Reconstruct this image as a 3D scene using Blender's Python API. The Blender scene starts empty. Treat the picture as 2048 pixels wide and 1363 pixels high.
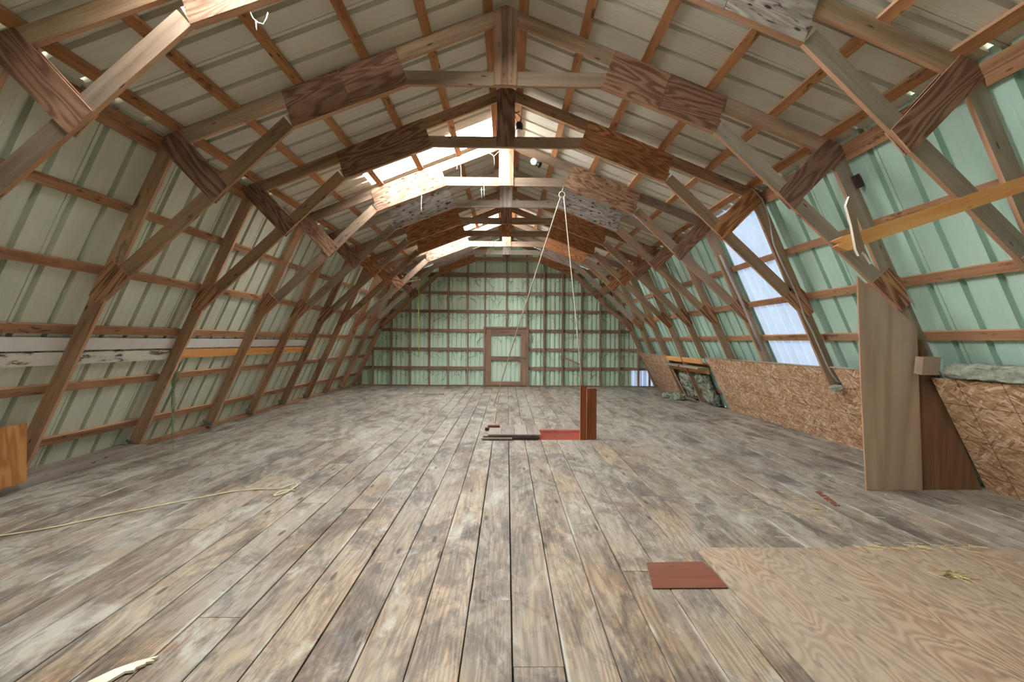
import bpy, bmesh, math, random
from mathutils import Vector, Matrix
random.seed(7)
S = bpy.context.scene
COL = S.collection

# ------------------------------------------------------------------ camera, world, exposure
def lift(h, g):
    """hex colour scaled by g in linear light, as hex"""
    c = srgb(h)[:3]; o = ''
    for v in c:
        v = min(.85, v*g); v = 12.92*v if v <= .0031308 else 1.055*v**(1/2.4)-.055
        o += '%02x' % round(v*255)
    return '#'+o
def srgb(h):
    h = h.lstrip('#'); v = [int(h[i:i+2], 16)/255 for i in (0, 2, 4)]
    return tuple((c/12.92 if c <= .04045 else ((c+.055)/1.055)**2.4) for c in v) + (1.0,)

cam = bpy.data.cameras.new('camera'); camo = bpy.data.objects.new('camera', cam); COL.objects.link(camo)
cam.sensor_width = 36.0; cam.lens = 930.0/2048*36; cam.clip_start = .05; cam.clip_end = 200
YAW, ROLL, EYE = .0105, .0073, 1.449
camo.matrix_world = (Matrix.Translation((.0362, 0, EYE)) @ Matrix.Rotation(-YAW, 4, 'Z')
                     @ Matrix.Rotation(math.pi/2, 4, 'X') @ Matrix.Rotation(ROLL, 4, 'Z'))
S.camera = camo

world = bpy.data.worlds.new('daylight'); S.world = world; world.use_nodes = True
wb = world.node_tree.nodes['Background']
wb.inputs[0].default_value = (.86, .94, 1.0, 1); wb.inputs[1].default_value = 5.0
S.view_settings.view_transform = 'Standard'; S.view_settings.look = 'None'
S.view_settings.exposure = 2.5; S.view_settings.gamma = 1.0
S.view_settings.use_curve_mapping = False
S.cycles.use_denoising = True
S.cycles.max_bounces = 8; S.cycles.diffuse_bounces = 7
SKYLIGHT = 9.0          # radiance of the translucent roof sheets under the sun
BLUELIGHT = .075          # translucent wall sheets on the shaded side

# ------------------------------------------------------------------ material helpers
class NT:
    def __init__(s, name):
        s.m = bpy.data.materials.new(name); s.m.use_nodes = True
        s.t = s.m.node_tree; s.b = s.t.nodes['Principled BSDF']
    def n(s, kind, **kw):
        nd = s.t.nodes.new(kind)
        for k, v in kw.items():
            if k.startswith('_'): setattr(nd, k[1:], v)
            else: nd.inputs[k].default_value = v
        return nd
    def l(s, a, b): s.t.links.new(a, b)
    def math(s, op, a, b=None, c=None):
        nd = s.t.nodes.new('ShaderNodeMath'); nd.operation = op
        for i, v in enumerate((a, b, c)):
            if v is None: continue
            if isinstance(v, (int, float)): nd.inputs[i].default_value = v
            else: s.l(v, nd.inputs[i])
        return nd.outputs[0]
    def ramp(s, fac, stops, mode='LINEAR'):
        nd = s.t.nodes.new('ShaderNodeValToRGB'); nd.color_ramp.interpolation = mode
        e = nd.color_ramp.elements
        while len(e) < len(stops): e.new(.5)
        for i, (p, c) in enumerate(stops):
            e[i].position = p
            e[i].color = c if not isinstance(c, (int, float)) else (c, c, c, 1)
        s.l(fac, nd.inputs[0]); return nd.outputs[0]
    def mix(s, fac, a, b, mode='MIX'):
        nd = s.t.nodes.new('ShaderNodeMix'); nd.data_type = 'RGBA'; nd.blend_type = mode
        for sock, v in ((nd.inputs[0], fac), (nd.inputs[6], a), (nd.inputs[7], b)):
            if isinstance(v, (int, float)): sock.default_value = v
            elif isinstance(v, tuple): sock.default_value = v
            else: s.l(v, sock)
        return nd.outputs[2]
    def coords(s, scale=(1, 1, 1), jitter=True):
        tc = s.t.nodes.new('ShaderNodeTexCoord')
        v = tc.outputs['Object']
        if jitter:
            oi = s.t.nodes.new('ShaderNodeObjectInfo')
            cx = s.t.nodes.new('ShaderNodeCombineXYZ')
            s.l(s.math('MULTIPLY', oi.outputs['Random'], 37.0), cx.inputs[0])
            s.l(s.math('MULTIPLY', oi.outputs['Random'], 91.0), cx.inputs[1])
            s.l(s.math('MULTIPLY', oi.outputs['Random'], 53.0), cx.inputs[2])
            add = s.t.nodes.new('ShaderNodeVectorMath'); add.operation = 'ADD'
            s.l(v, add.inputs[0]); s.l(cx.outputs[0], add.inputs[1]); v = add.outputs[0]
        return s.scaled(v, scale)
    def scaled(s, v, scale):
        mp = s.t.nodes.new('ShaderNodeMapping'); mp.inputs['Scale'].default_value = scale
        s.l(v, mp.inputs[0]); return mp.outputs[0]
    def noise(s, vec, scale=1.0, detail=4.0, rough=.55, dist=0.0):
        nd = s.n('ShaderNodeTexNoise', Scale=scale, Detail=detail, Roughness=rough, Distortion=dist)
        s.l(vec, nd.inputs['Vector']); return nd.outputs['Fac']
    def rand(s):
        return s.t.nodes.new('ShaderNodeObjectInfo').outputs['Random']
    def finish(s, col, rough=.8, bump=None, strength=.3, dist=.01, spec=.25):
        s.l(col, s.b.inputs['Base Color'])
        if isinstance(rough, (int, float)): s.b.inputs['Roughness'].default_value = rough
        else: s.l(rough, s.b.inputs['Roughness'])
        s.b.inputs['Specular IOR Level'].default_value = spec
        if bump is not None:
            bp = s.n('ShaderNodeBump', Strength=strength, Distance=dist)
            s.l(bump, bp.inputs['Height']); s.l(bp.outputs[0], s.b.inputs['Normal'])
        return s.m

def lumber(name, light, dark, grey='#857a72', weather=.5, knot='#3a2a22', contrast=1.0, spots=0.0, gain=1.0):
    """sawn softwood, grain along local x"""
    light, dark, grey = (lift(h, gain) for h in (light, dark, grey))
    k = NT(name)
    v = k.coords()
    g1 = k.noise(k.scaled(v, (.9, 11, 11)), 1.0, 5, .6, .4)
    g2 = k.noise(k.scaled(v, (3, 90, 90)), 1.0, 3, .6)
    g = k.math('ADD', k.math('MULTIPLY', g1, .75), k.math('MULTIPLY', g2, .25))
    c = k.ramp(g, [(.5-.2*contrast, srgb(dark)), (.5+.17*contrast, srgb(light))])
    w = k.noise(k.scaled(v, (1.3, 4, 4)), 1.0, 5, .65)
    w = k.ramp(w, [(.42, 0.0), (.66, 1.0)])
    c = k.mix(k.math('MULTIPLY', w, weather), c, srgb(grey))
    if spots:
        s_ = k.noise(k.scaled(v, (3.0, 9, 9)), 1.0, 6, .7)
        c = k.mix(k.ramp(s_, [(.58, 0.0), (.66, spots)]), c, srgb('#3c261c'))
    vo = k.n('ShaderNodeTexVoronoi', Scale=1.0); k.l(k.scaled(v, (3.2, 12, 12)), vo.inputs['Vector'])
    c = k.mix(k.ramp(vo.outputs['Distance'], [(.07, .8), (.13, 0.0)]), c, srgb(knot))
    c = k.mix(1.0, c, k.ramp(k.rand(), [(0, (.86, .84, .82, 1)), (1, (1.08, 1.06, 1.05, 1))]), 'MULTIPLY')
    return k.finish(c, .82, g, .35, .004, .2)

def plywood(name, light, dark, bands=15.0, speck=.0, grey=None, stretch=(.75, 4.4, 4.4), sharp=.26, speckcol='#2c211d', gain=1.0):
    """rotary cut plywood: contour-line figure, grain along local x"""
    grey = grey or dark
    light, dark, grey = (lift(h, gain) for h in (light, dark, grey))
    k = NT(name)
    v = k.coords()
    f = k.noise(k.scaled(v, stretch), 1.0, 2.5, .45, .25)
    ring = k.math('SINE', k.math('MULTIPLY', f, bands*6.283))
    fine = k.noise(k.scaled(v, (4, 120, 120)), 1.0, 2, .6)
    r = k.math('ADD', k.math('MULTIPLY', ring, .3), k.math('ADD', .25, k.math('MULTIPLY', fine, .5)))
    c = k.ramp(r, [(.5-sharp*1.6, srgb(dark)), (.5+sharp*1.4, srgb(light))])
    b = k.noise(k.scaled(v, (.8, 2, 2)), 1.0, 4, .6)
    c = k.mix(k.ramp(b, [(.4, 0.0), (.7, .55)]), c, srgb(grey or dark))
    if speck:
        vo = k.n('ShaderNodeTexVoronoi', Scale=1.0, Randomness=1.0); k.l(k.scaled(v, (7, 16, 16)), vo.inputs['Vector'])
        s1 = k.ramp(vo.outputs['Distance'], [(.16, speck), (.26, 0.0)])
        s2 = k.ramp(k.noise(k.scaled(v, (7, 26, 26)), 1.0, 4, .6), [(.6, 0.0), (.68, speck)])
        c = k.mix(s1, c, srgb(speckcol)); c = k.mix(s2, c, srgb(speckcol))
    c = k.mix(1.0, c, k.ramp(k.rand(), [(0, (.88, .87, .86, 1)), (1, (1.06, 1.05, 1.04, 1))]), 'MULTIPLY')
    return k.finish(c, .8, r, .25, .003, .2)

def metal_sheet(name, colr, dust, amount=.35, rough=.5, grime='#5d5f50'):
    k = NT(name)
    v = k.coords()
    a = k.noise(k.scaled(v, (7, .7, 1)), 1.0, 5, .6)
    c = k.mix(k.ramp(a, [(.4, 0.0), (.7, amount*.6)]), srgb(colr), srgb(dust))
    st = k.noise(k.scaled(v, (45, 1.6, 1)), 1.0, 3, .5)
    c = k.mix(k.ramp(st, [(.55, 0.0), (.8, .06)]), c, srgb(dust))
    gr = k.noise(k.scaled(v, (3, 3, 3)), 1.0, 8, .75)
    c = k.mix(k.ramp(gr, [(.64, 0.0), (.76, .22)]), c, srgb(grime))
    c = k.mix(1.0, c, k.ramp(k.rand(), [(0, (.93, .93, .92, 1)), (1, (1.04, 1.04, 1.04, 1))]), 'MULTIPLY')
    k.b.inputs['Metallic'].default_value = 0.0
    return k.finish(c, rough, None, spec=.35)

def plain(name, colr, rough=.6, var=.15, metallic=0.0, scale=6.0):
    k = NT(name)
    nz = k.noise(k.coords(), scale, 5, .6)
    c = srgb(colr)
    d = tuple(x*(1-var) for x in c[:3]) + (1,); e = tuple(min(1, x*(1+var)) for x in c[:3]) + (1,)
    k.b.inputs['Metallic'].default_value = metallic
    return k.finish(k.ramp(nz, [(.3, d), (.7, e)]), rough, nz, .15, .003)

def lit_sheet(name, strength, colr, speck=True):
    """translucent fibreglass sheet with daylight behind it"""
    k = NT(name)
    v = k.coords()
    nz = k.noise(k.scaled(v, (2.2, 1.2, 1)), 1.0, 5, .6)
    c = k.ramp(nz, [(.3, tuple(x*.94 for x in colr[:3]) + (1,)), (.7, colr)])
    if speck:
        s_ = k.noise(k.scaled(v, (26, 60, 1)), 1.0, 3, .6)
        r_ = k.noise(k.scaled(v, (3, 3, 1)), 1.0, 3, .6)
        f = k.math('MULTIPLY', k.ramp(s_, [(.66, 0.0), (.71, .95)]), k.ramp(r_, [(.5, 0.0), (.6, 1.0)]))
        c = k.mix(f, c, (.001, .001, .001, 1))
    k.l(c, k.b.inputs['Emission Color']); k.b.inputs['Emission Strength'].default_value = strength
    return k.finish(c, .45)

# lumber
M = {}
EDGE = lumber('sawn_edge_wood', '#cfa686', '#a07656', '#b39480', .35)
M['edge'] = EDGE
M['frame'] = lumber('weathered_frame_lumber', '#9b826a', '#5d4936', '#85786a', .5, gain=1.7)
M['frame_grey'] = lumber('grey_frame_lumber', '#918678', '#62574a', '#868076', .65, gain=1.7)
M['frame_pale'] = lumber('pale_frame_lumber', '#b39c84', '#786049', '#a09482', .5)
M['lumber_skylit_dark'] = lumber('brown_grey_lumber_skylit_dark', '#94806c', '#64503f', '#80746a', .6, spots=.5)  # frame lumber darkened in colour for skylit trusses, to tame the glare
M['leg'] = lumber('brown_leg_lumber', '#94765a', '#4c3726', '#7d6d5c', .4, spots=.55, gain=1.95)
M['purlin'] = lumber('orange_brown_purlin', '#c99465', '#8a5a38', '#a27c5c', .3, contrast=.9, spots=.8)
M['girt'] = lumber('brown_girt', '#ba8d68', '#7b543a', '#987c66', .4, contrast=.9, spots=.7)
M['stud'] = lumber('dark_stud', '#b09480', '#74594a', '#97857a', .4, spots=.3)
M['doorwood'] = lumber('door_board_wood', '#a88a74', '#77594a', '#93806f', .4)
M['fresh'] = lumber('fresh_orange_board', '#d98e58', '#a8673a', '#c08a62', .35, gain=1.9)
M['post'] = lumber('red_stained_post', '#9c5c36', '#5a2a17', '#7a4a30', .35)
M['sill'] = lumber('grey_sill_timber', '#a69a8e', '#6a5f57', '#948d86', .6, spots=.5)
M['lid'] = lumber('hatch_lid_board', '#a59a8f', '#756a61', '#97918a', .6)
M['lid_dark'] = lumber('dark_batten', '#5e4a42', '#2e221d', '#4f4540', .5)
M['sliver'] = lumber('pale_split_wood', '#efe6d4', '#cfc0a4', '#ddd2be', .4, knot='#cbb898')
M['hardboard'] = lumber('red_brown_hardboard', '#8a5644', '#6d3f31', '#7f5b4c', .35, knot='#6d3f31')
# plywood
M['ply_brown'] = plywood('dark_brown_plywood', '#93705a', '#553a2c', 14, grey='#6d5041', gain=1.45)
M['ply_dark'] = plywood('umber_plywood', '#87685a', '#4a3329', 11, grey='#63493c', gain=1.75)
M['ply_pink'] = plywood('pinkish_plywood', '#a2846c', '#634836', 17, .6, grey='#83684f', speckcol='#4a2c1e', gain=1.25)
M['ply_skylit_dark'] = plywood('spotted_brown_ply_skylit_dark', '#8c705a', '#4a3325', 15, .8, grey='#6a503d', speckcol='#2e1a10')  # brown plywood with its colour lowered where skylights would burn out the gussets
M['ply_grey'] = plywood('grey_weathered_plywood', '#9b948e', '#6f6660', 9, .9, grey='#8a837d', stretch=(1, 6, 6), gain=1.7)
M['ply_red'] = plywood('red_brown_plywood', '#946948', '#4f3220', 16, grey='#704a31', gain=2.3)
M['ply_pale'] = plywood('pale_plywood', '#b7a79a', '#84695a', 12, .35, grey='#a08e81', speckcol='#6a4636')
M['ply_stripe'] = plywood('striped_knee_plywood', '#a27a5c', '#45291d', 13, grey='#5a392a', stretch=(.35, 5.5, 5.5), gain=1.7)
M['ply_plate'] = plywood('brown_ridge_plywood', '#9c806a', '#644a38', 7, .3, grey='#785e4a', stretch=(.35, 5, 5), speckcol='#43261d', gain=1.5)
M['ply_plate_pale'] = plywood('bleached_ridge_plywood', '#c8bfb7', '#8f837b', 7, .4, grey='#b0a69f', stretch=(.3, 6, 6))
M['ply_tan'] = plywood('tan_plain_plywood', '#a5907e', '#89725f', 5, grey='#968473', stretch=(.3, 2.6, 2.6), sharp=.4, gain=1.5)
M['ply_chest'] = plywood('chestnut_plywood', '#7f5f45', '#684a33', 5, grey='#72533b', stretch=(.5, 6, 6), sharp=.5, gain=1.5)
M['ply_floor'] = plywood('scuffed_floor_plywood', '#b8a188', '#8b705a', 22, .4, grey='#9a9084', stretch=(1.1, 3.2, 3.2), sharp=.34, speckcol='#5b5654')
M['ply_orange'] = plywood('orange_plywood', '#bd8a55', '#8f5c30', 9, grey='#a8743f')
# sheets
M['roof'] = metal_sheet('cream_roof_steel', '#d3cebe', '#c5c0af', .45)
M['left'] = metal_sheet('sage_wall_steel', '#c6c9b6', '#b6baa6', .4)
M['right'] = metal_sheet('mint_wall_steel', '#adcbbc', '#bcc9ba', .45)
M['end'] = metal_sheet('pale_mint_gable_steel', '#d6eedb', '#dfeadc', .35, grime='#4c5148')
M['door_sheet'] = metal_sheet('pale_mint_door_steel', '#d3e8d6', '#dbe6da', .4, grime='#5d6358')
M['sky'] = lit_sheet('sunlit_fibreglass', SKYLIGHT, (.955, .985, 1, 1))
M['blue'] = lit_sheet('shaded_fibreglass', BLUELIGHT, (.60, .74, .93, 1), False)
M['galv'] = plain('galvanised_steel', '#8e9aa0', .4, .2, .7)
M['white'] = plain('white_paint', '#d9d4d2', .6, .06)
M['dust'] = plain('dark_subfloor', '#241e1a', .95, .3)
M['pink'] = plain('pink_shaft_paint', '#d58f80', .8, .12)
M['black'] = plain('black_bakelite', '#1c1a19', .4, .1)
M['bulb'] = plain('white_glass', '#f1f1ee', .15, .02)
M['rope'] = plain('pale_hemp', '#c4b8a4', .9, .15)
M['twine'] = plain('yellow_twine', '#b9b45c', .9, .15)
M['straw_twine'] = plain('straw_coloured_twine', '#cdc29a', .9, .12)
M['green_twine'] = plain('green_twine', '#8ea37f', .9, .2)
M['cable'] = plain('white_cable', '#b9b0a6', .6, .1)
M['pipe'] = plain('chalky_pipe', '#b3a69c', .7, .15)
M['cob'] = plain('grey_cobweb', '#d8d2c6', .95, .1)
M['darkcob'] = plain('dusty_cobweb', '#46463c', .95, .2)
M['straw'] = plain('dry_straw', '#c4b083', .9, .25)

def insulation():
    k = NT('grey_green_wool'); v = k.coords()
    a = k.noise(v, 9, 8, .75)
    c = k.ramp(a, [(.3, srgb('#6a6e62')), (.55, srgb('#a6aa99')), (.75, srgb('#c9cab9'))])
    return k.finish(c, .95, a, .8, .02, .05)
M['wool'] = insulation()

def peeling():
    k = NT('peeling_white_paint'); v = k.coords()
    a = k.noise(k.scaled(v, (2.5, 9, 9)), 1.0, 8, .7)
    e = k.noise(k.scaled(v, (1.5, 30, 30)), 1.0, 4, .6)
    c = k.ramp(a, [(.44, srgb('#6d5f50')), (.47, srgb('#cfcabd')), (.6, srgb('#dcd8cc'))])
    c = k.mix(k.ramp(e, [(.55, 0.0), (.75, .35)]), c, srgb('#a9a494'))
    return k.finish(c, .75, a, .4, .006)
M['peel'] = peeling()

def osb():
    k = NT('strand_board'); v = k.coords()
    w = k.noise(v, 3.0, 3, .5)
    out = None
    for ang, sc, seed in ((.30, (6, 52, 1), 0.0), (-.15, (7, 60, 1), 5.0), (.75, (8, 50, 1), 9.0), (-.6, (9, 58, 1), 14.0)):
        mp = k.n('ShaderNodeMapping'); mp.inputs['Rotation'].default_value = (0, 0, ang)
        mp.inputs['Scale'].default_value = (1, 1, 0); mp.inputs['Location'].default_value = (seed, seed, 0)
        k.l(v, mp.inputs[0])
        vo = k.n('ShaderNodeTexVoronoi', Scale=1.0); k.l(k.scaled(mp.outputs[0], sc), vo.inputs['Vector'])
        sp = k.t.nodes.new('ShaderNodeSeparateColor'); k.l(vo.outputs['Color'], sp.inputs[0])
        c = k.ramp(sp.outputs[0], [(0, srgb('#966a4b')), (.25, srgb('#c09672')), (.6, srgb('#d6af88')), (.82, srgb('#f3dcc0')), (1, srgb('#a57250'))])
        if out is None: out = c
        else: out = k.mix(k.ramp(sp.outputs[1], [(.62, 0.0), (.65, 1.0)]), out, c)
    # printed nailing lines, along and across
    tc = k.t.nodes.new('ShaderNodeTexCoord'); sx = k.t.nodes.new('ShaderNodeSeparateXYZ'); k.l(tc.outputs['Object'], sx.inputs[0])
    for axis, pitch, ph in ((0, .406, .11), (1, .406, .04)):
        u = k.math('ABSOLUTE', k.math('SUBTRACT', k.math('FRACT', k.math('ADD', k.math('DIVIDE', sx.outputs[axis], pitch), ph+20)), .5))
        out = k.mix(k.ramp(u, [(.0, .7), (.009, .7), (.013, 0.0)]), out, srgb('#3a2416'))
    out = k.mix(k.ramp(w, [(.4, 0.0), (.75, .3)]), out, srgb('#8d6648'))
    return k.finish(out, .75, None)
M['osb'] = osb()

def floor_mat():
    k = NT('stained_floor_plank')
    v = k.coords()
    geo = k.t.nodes.new('ShaderNodeNewGeometry'); P = geo.outputs['Position']
    sp = k.t.nodes.new('ShaderNodeSeparateXYZ'); k.l(P, sp.inputs[0])
    f = k.noise(k.scaled(v, (.35, 4.2, 4)), 1.0, 2.5, .5, .3)
    ring = k.math('SINE', k.math('MULTIPLY', f, 120))
    fine = k.noise(k.scaled(v, (3, 110, 60)), 1.0, 3, .6)
    r = k.math('ADD', k.math('MULTIPLY', ring, .22), k.math('ADD', .22, k.math('MULTIPLY', fine, .6)))
    c = k.ramp(r, [(.2, srgb('#735b46')), (.8, srgb('#ab9273'))])
    # per-plank tone
    c = k.mix(1.0, c, k.ramp(k.rand(), [(0, (.72, .71, .72, 1)), (.5, (.98, .97, .96, 1)), (1, (1.25, 1.17, 1.06, 1))]), 'MULTIPLY')
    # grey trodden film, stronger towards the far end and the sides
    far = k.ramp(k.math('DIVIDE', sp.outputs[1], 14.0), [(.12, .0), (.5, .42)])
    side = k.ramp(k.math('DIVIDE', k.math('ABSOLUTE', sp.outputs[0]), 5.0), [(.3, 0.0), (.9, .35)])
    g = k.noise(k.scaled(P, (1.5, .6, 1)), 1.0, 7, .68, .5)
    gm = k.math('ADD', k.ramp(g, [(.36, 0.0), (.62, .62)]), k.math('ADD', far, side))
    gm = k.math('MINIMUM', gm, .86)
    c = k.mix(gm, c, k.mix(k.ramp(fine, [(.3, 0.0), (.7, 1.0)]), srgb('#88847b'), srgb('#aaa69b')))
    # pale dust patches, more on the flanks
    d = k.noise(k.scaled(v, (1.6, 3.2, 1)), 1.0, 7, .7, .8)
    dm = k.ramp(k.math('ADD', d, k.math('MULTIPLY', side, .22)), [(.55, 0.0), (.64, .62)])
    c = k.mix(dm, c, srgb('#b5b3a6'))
    # dark mould and water stains, broken at the plank joints
    ob = k.t.nodes.new('ShaderNodeObjectInfo')
    cxy = k.t.nodes.new('ShaderNodeCombineXYZ'); k.l(k.math('MULTIPLY', ob.outputs['Random'], 2.2), cxy.inputs[1])
    ad = k.t.nodes.new('ShaderNodeVectorMath'); ad.operation = 'ADD'; k.l(P, ad.inputs[0]); k.l(cxy.outputs[0], ad.inputs[1])
    e = k.noise(k.scaled(ad.outputs[0], (2.3, 1.25, 1)), 1.0, 11, .72, .7)
    fl = k.noise(k.scaled(v, (9, 30, 1)), 1.0, 6, .7)
    em = k.ramp(k.math('ADD', e, k.math('MULTIPLY', k.math('SUBTRACT', fl, .5), .22)), [(.48, 0.0), (.56, .55), (.66, .85)])
    c = k.mix(em, c, k.mix(k.ramp(fine, [(.35, 0.0), (.65, 1.0)]), srgb('#3a3431'), srgb('#5f5853')))
    e2 = k.noise(k.scaled(v, (.7, 2.6, 1)), 1.0, 6, .65, .4)
    c = k.mix(k.ramp(e2, [(.54, 0.0), (.64, .4)]), c, srgb('#5a3d2c'))
    # brown tide lines
    h = k.noise(k.scaled(v, (1.1, 3.4, 1)), 1.0, 5, .6, .4)
    hm = k.ramp(k.math('ABSOLUTE', k.math('SUBTRACT', h, .5)), [(.0, .32), (.01, .22), (.03, 0.0)])
    c = k.mix(hm, c, srgb('#4b3427'))
    vo = k.n('ShaderNodeTexVoronoi', Scale=1.0); k.l(k.scaled(v, (1.7, 6.5, 1)), vo.inputs['Vector'])
    c = k.mix(k.ramp(vo.outputs['Distance'], [(.07, .8), (.12, 0.0)]), c, srgb('#3e2f27'))
    # dust caked along the plank edges
    tc = k.t.nodes.new('ShaderNodeTexCoord'); so = k.t.nodes.new('ShaderNodeSeparateXYZ'); k.l(tc.outputs['Object'], so.inputs[0])
    ed = k.ramp(k.math('ABSOLUTE', so.outputs[1]), [(.094, 0.0), (.108, 1.0)])
    en = k.ramp(k.noise(k.scaled(v, (1.2, 2, 1)), 1.0, 5, .6), [(.55, 0.0), (.64, .75)])
    c = k.mix(k.math('MULTIPLY', ed, en), c, srgb('#bcb6a8'))
    rough = k.ramp(g, [(.3, .52), (.7, .7)])
    return k.finish(c, rough, r, .25, .003, .3)
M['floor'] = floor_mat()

# ------------------------------------------------------------------ object helpers
def tag(o, label=None, cat=None, group=None, kind=None):
    if label: o['label'] = label
    if cat: o['category'] = cat
    if group: o['group'] = group
    if kind: o['kind'] = kind
    return o
def link(name, me, parent=None, mw=None):
    o = bpy.data.objects.new(name, me); COL.objects.link(o)
    if parent is not None:
        o.parent = parent; o.matrix_parent_inverse = parent.matrix_world.inverted()
    if mw is not None: o.matrix_basis = mw
    return o
def empty(name, loc=(0, 0, 0)):
    o = bpy.data.objects.new(name, None); COL.objects.link(o)
    o.matrix_basis = Matrix.Translation(loc); o.empty_display_size = .1
    o.matrix_world = Matrix.Translation(loc)
    return o
def thing(name, label, cat, loc=(0, 0, 0), group=None):
    return tag(empty(name, loc), label, cat, group)
def mesh(name, verts, faces, mats, fm=None, smooth=False):
    me = bpy.data.meshes.new(name); me.from_pydata([tuple(v) for v in verts], [], faces)
    for m in mats: me.materials.append(m)
    if fm: me.polygons.foreach_set('material_index', fm)
    if smooth: me.polygons.foreach_set('use_smooth', [True]*len(me.polygons))
    bm = bmesh.new(); bm.from_mesh(me); bmesh.ops.recalc_face_normals(bm, faces=bm.faces); bm.to_mesh(me); bm.free()
    return me
BOXF = [(0, 1, 3, 2), (4, 6, 7, 5), (0, 4, 5, 1), (2, 3, 7, 6), (0, 2, 6, 4), (1, 5, 7, 3)]
_bc = {}
def box_mesh(sx, sy, sz, mats, fm=None, name='board'):
    key = (round(sx, 4), round(sy, 4), round(sz, 4), tuple(m.name for m in mats), tuple(fm or ()))
    if key not in _bc:
        v = [(x*sx/2, y*sy/2, z*sz/2) for x in (-1, 1) for y in (-1, 1) for z in (-1, 1)]
        _bc[key] = mesh(name, v, BOXF, mats, fm)
    return _bc[key]
def frame_mw(o, ex, ey, ez):
    m = Matrix.Identity(4)
    for i, a in enumerate((ex, ey, ez)):
        for j in range(3): m[j][i] = a[j]
    m.translation = o
    return m
def beam(name, p0, p1, w, d, up, mat, parent=None, edge=None):
    """board from p0 to p1; w across (perpendicular to up), d along up"""
    p0, p1 = Vector(p0), Vector(p1); ex = (p1-p0); L = ex.length; ex.normalize()
    ez = Vector(up); ez = (ez-ex*ez.dot(ex)).normalized(); ey = ez.cross(ex)
    mats = [mat] if edge is None else [mat, edge]
    fm = None if edge is None else [0, 0, 1, 1, 0, 0]
    me = box_mesh(L, w, d, mats, fm, name)
    return link(name, me, parent, frame_mw((p0+p1)/2, ex, ey, ez))
def prism(name, poly, y0, y1, grain, mat, parent=None, edge=None):
    """polygon in the x-z plane pulled from y0 to y1; grain = angle of local x in that plane"""
    cx = sum(p[0] for p in poly)/len(poly); cz = sum(p[1] for p in poly)/len(poly)
    ca, sa = math.cos(grain), math.sin(grain); n = len(poly); v = []
    for yy in (y0, y1):
        for x, z in poly:
            dx, dz = x-cx, z-cz
            v.append((dx*ca+dz*sa, -dx*sa+dz*ca, -(yy-(y0+y1)/2)))
    f = [tuple(range(n)), tuple(range(2*n-1, n-1, -1))] + [(i, (i+1) % n, n+(i+1) % n, n+i) for i in range(n)]
    fm = [0, 0] + [1 if edge else 0]*n
    me = mesh(name, v, f, [mat] + ([edge] if edge else []), fm)
    return link(name, me, parent, frame_mw((cx, (y0+y1)/2, cz), (ca, 0, sa), (-sa, 0, ca), (0, -1, 0)))
def tube(name, pts, r, mat, parent=None, seg=6, cyc=False, sm=2):
    """swept tube through points (Catmull-Rom)"""
    P = [Vector(p) for p in pts]; Q = []
    if sm > 1 and len(P) > 2:
        for i in range(len(P)-1):
            a, b, c, d = P[max(0, i-1)], P[i], P[i+1], P[min(len(P)-1, i+2)]
            for j in range(sm):
                t = j/sm
                Q.append(.5*((2*b)+(c-a)*t+(2*a-5*b+4*c-d)*t*t+(3*b-a-3*c+d)*t**3))
        Q.append(P[-1])
    else: Q = P
    v, f = [], []
    for i, q in enumerate(Q):
        t = (Q[min(i+1, len(Q)-1)]-Q[max(i-1, 0)]).normalized()
        a = t.orthogonal().normalized() if i == 0 else (pa-t*pa.dot(t)).normalized()
        pa = a; b = t.cross(a)
        for s_ in range(seg):
            an = 2*math.pi*s_/seg; v.append(q+r*(a*math.cos(an)+b*math.sin(an)))
    for i in range(len(Q)-1):
        for s_ in range(seg):
            f.append((i*seg+s_, i*seg+(s_+1) % seg, (i+1)*seg+(s_+1) % seg, (i+1)*seg+s_))
    f.append(tuple(range(seg))); f.append(tuple((len(Q)-1)*seg+i for i in range(seg)))
    o = Vector(Q[0])
    me = mesh(name, [p-o for p in v], f, [mat], smooth=True)
    return link(name, me, parent, Matrix.Translation(o))
def lathe(name, prof, mat, parent=None, mw=None, seg=16):
    v, f = [], []; n = len(prof)
    for s_ in range(seg):
        a = 2*math.pi*s_/seg
        for r, z in prof: v.append((r*math.cos(a), r*math.sin(a), z))
    for s_ in range(seg):
        for i in range(n-1):
            f.append((s_*n+i, s_*n+i+1, ((s_+1) % seg)*n+i+1, ((s_+1) % seg)*n+i))
    me = mesh(name, v, f, [mat], smooth=True)
    return link(name, me, parent, mw)

# ------------------------------------------------------------------ barn profile (metres; x across, y along, z up)
AP, SL = 4.77, .398                      # rafter top line z = AP - SL*|x|
def zr(x): return AP-SL*abs(x)
def xo(z): return 3.39+(3.33-z)/2.19     # outer line of the wall legs
TY = [3.177, 4.609, 6.076, 7.591, 8.8125, 10.06, 11.26, 12.464, 13.63, 14.775]
Y0, Y1 = -2.4, 14.95
AU = math.atan(SL); AL = math.atan(2.19)
NU = Vector((math.sin(AU), 0, math.cos(AU)))      # outward normal, right roof slope
NL = Vector((math.sin(AL), 0, math.cos(AL)))      # outward normal, right wall slope
def sgn(v, s): return Vector((v[0]*s, v[1], v[2]))

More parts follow.
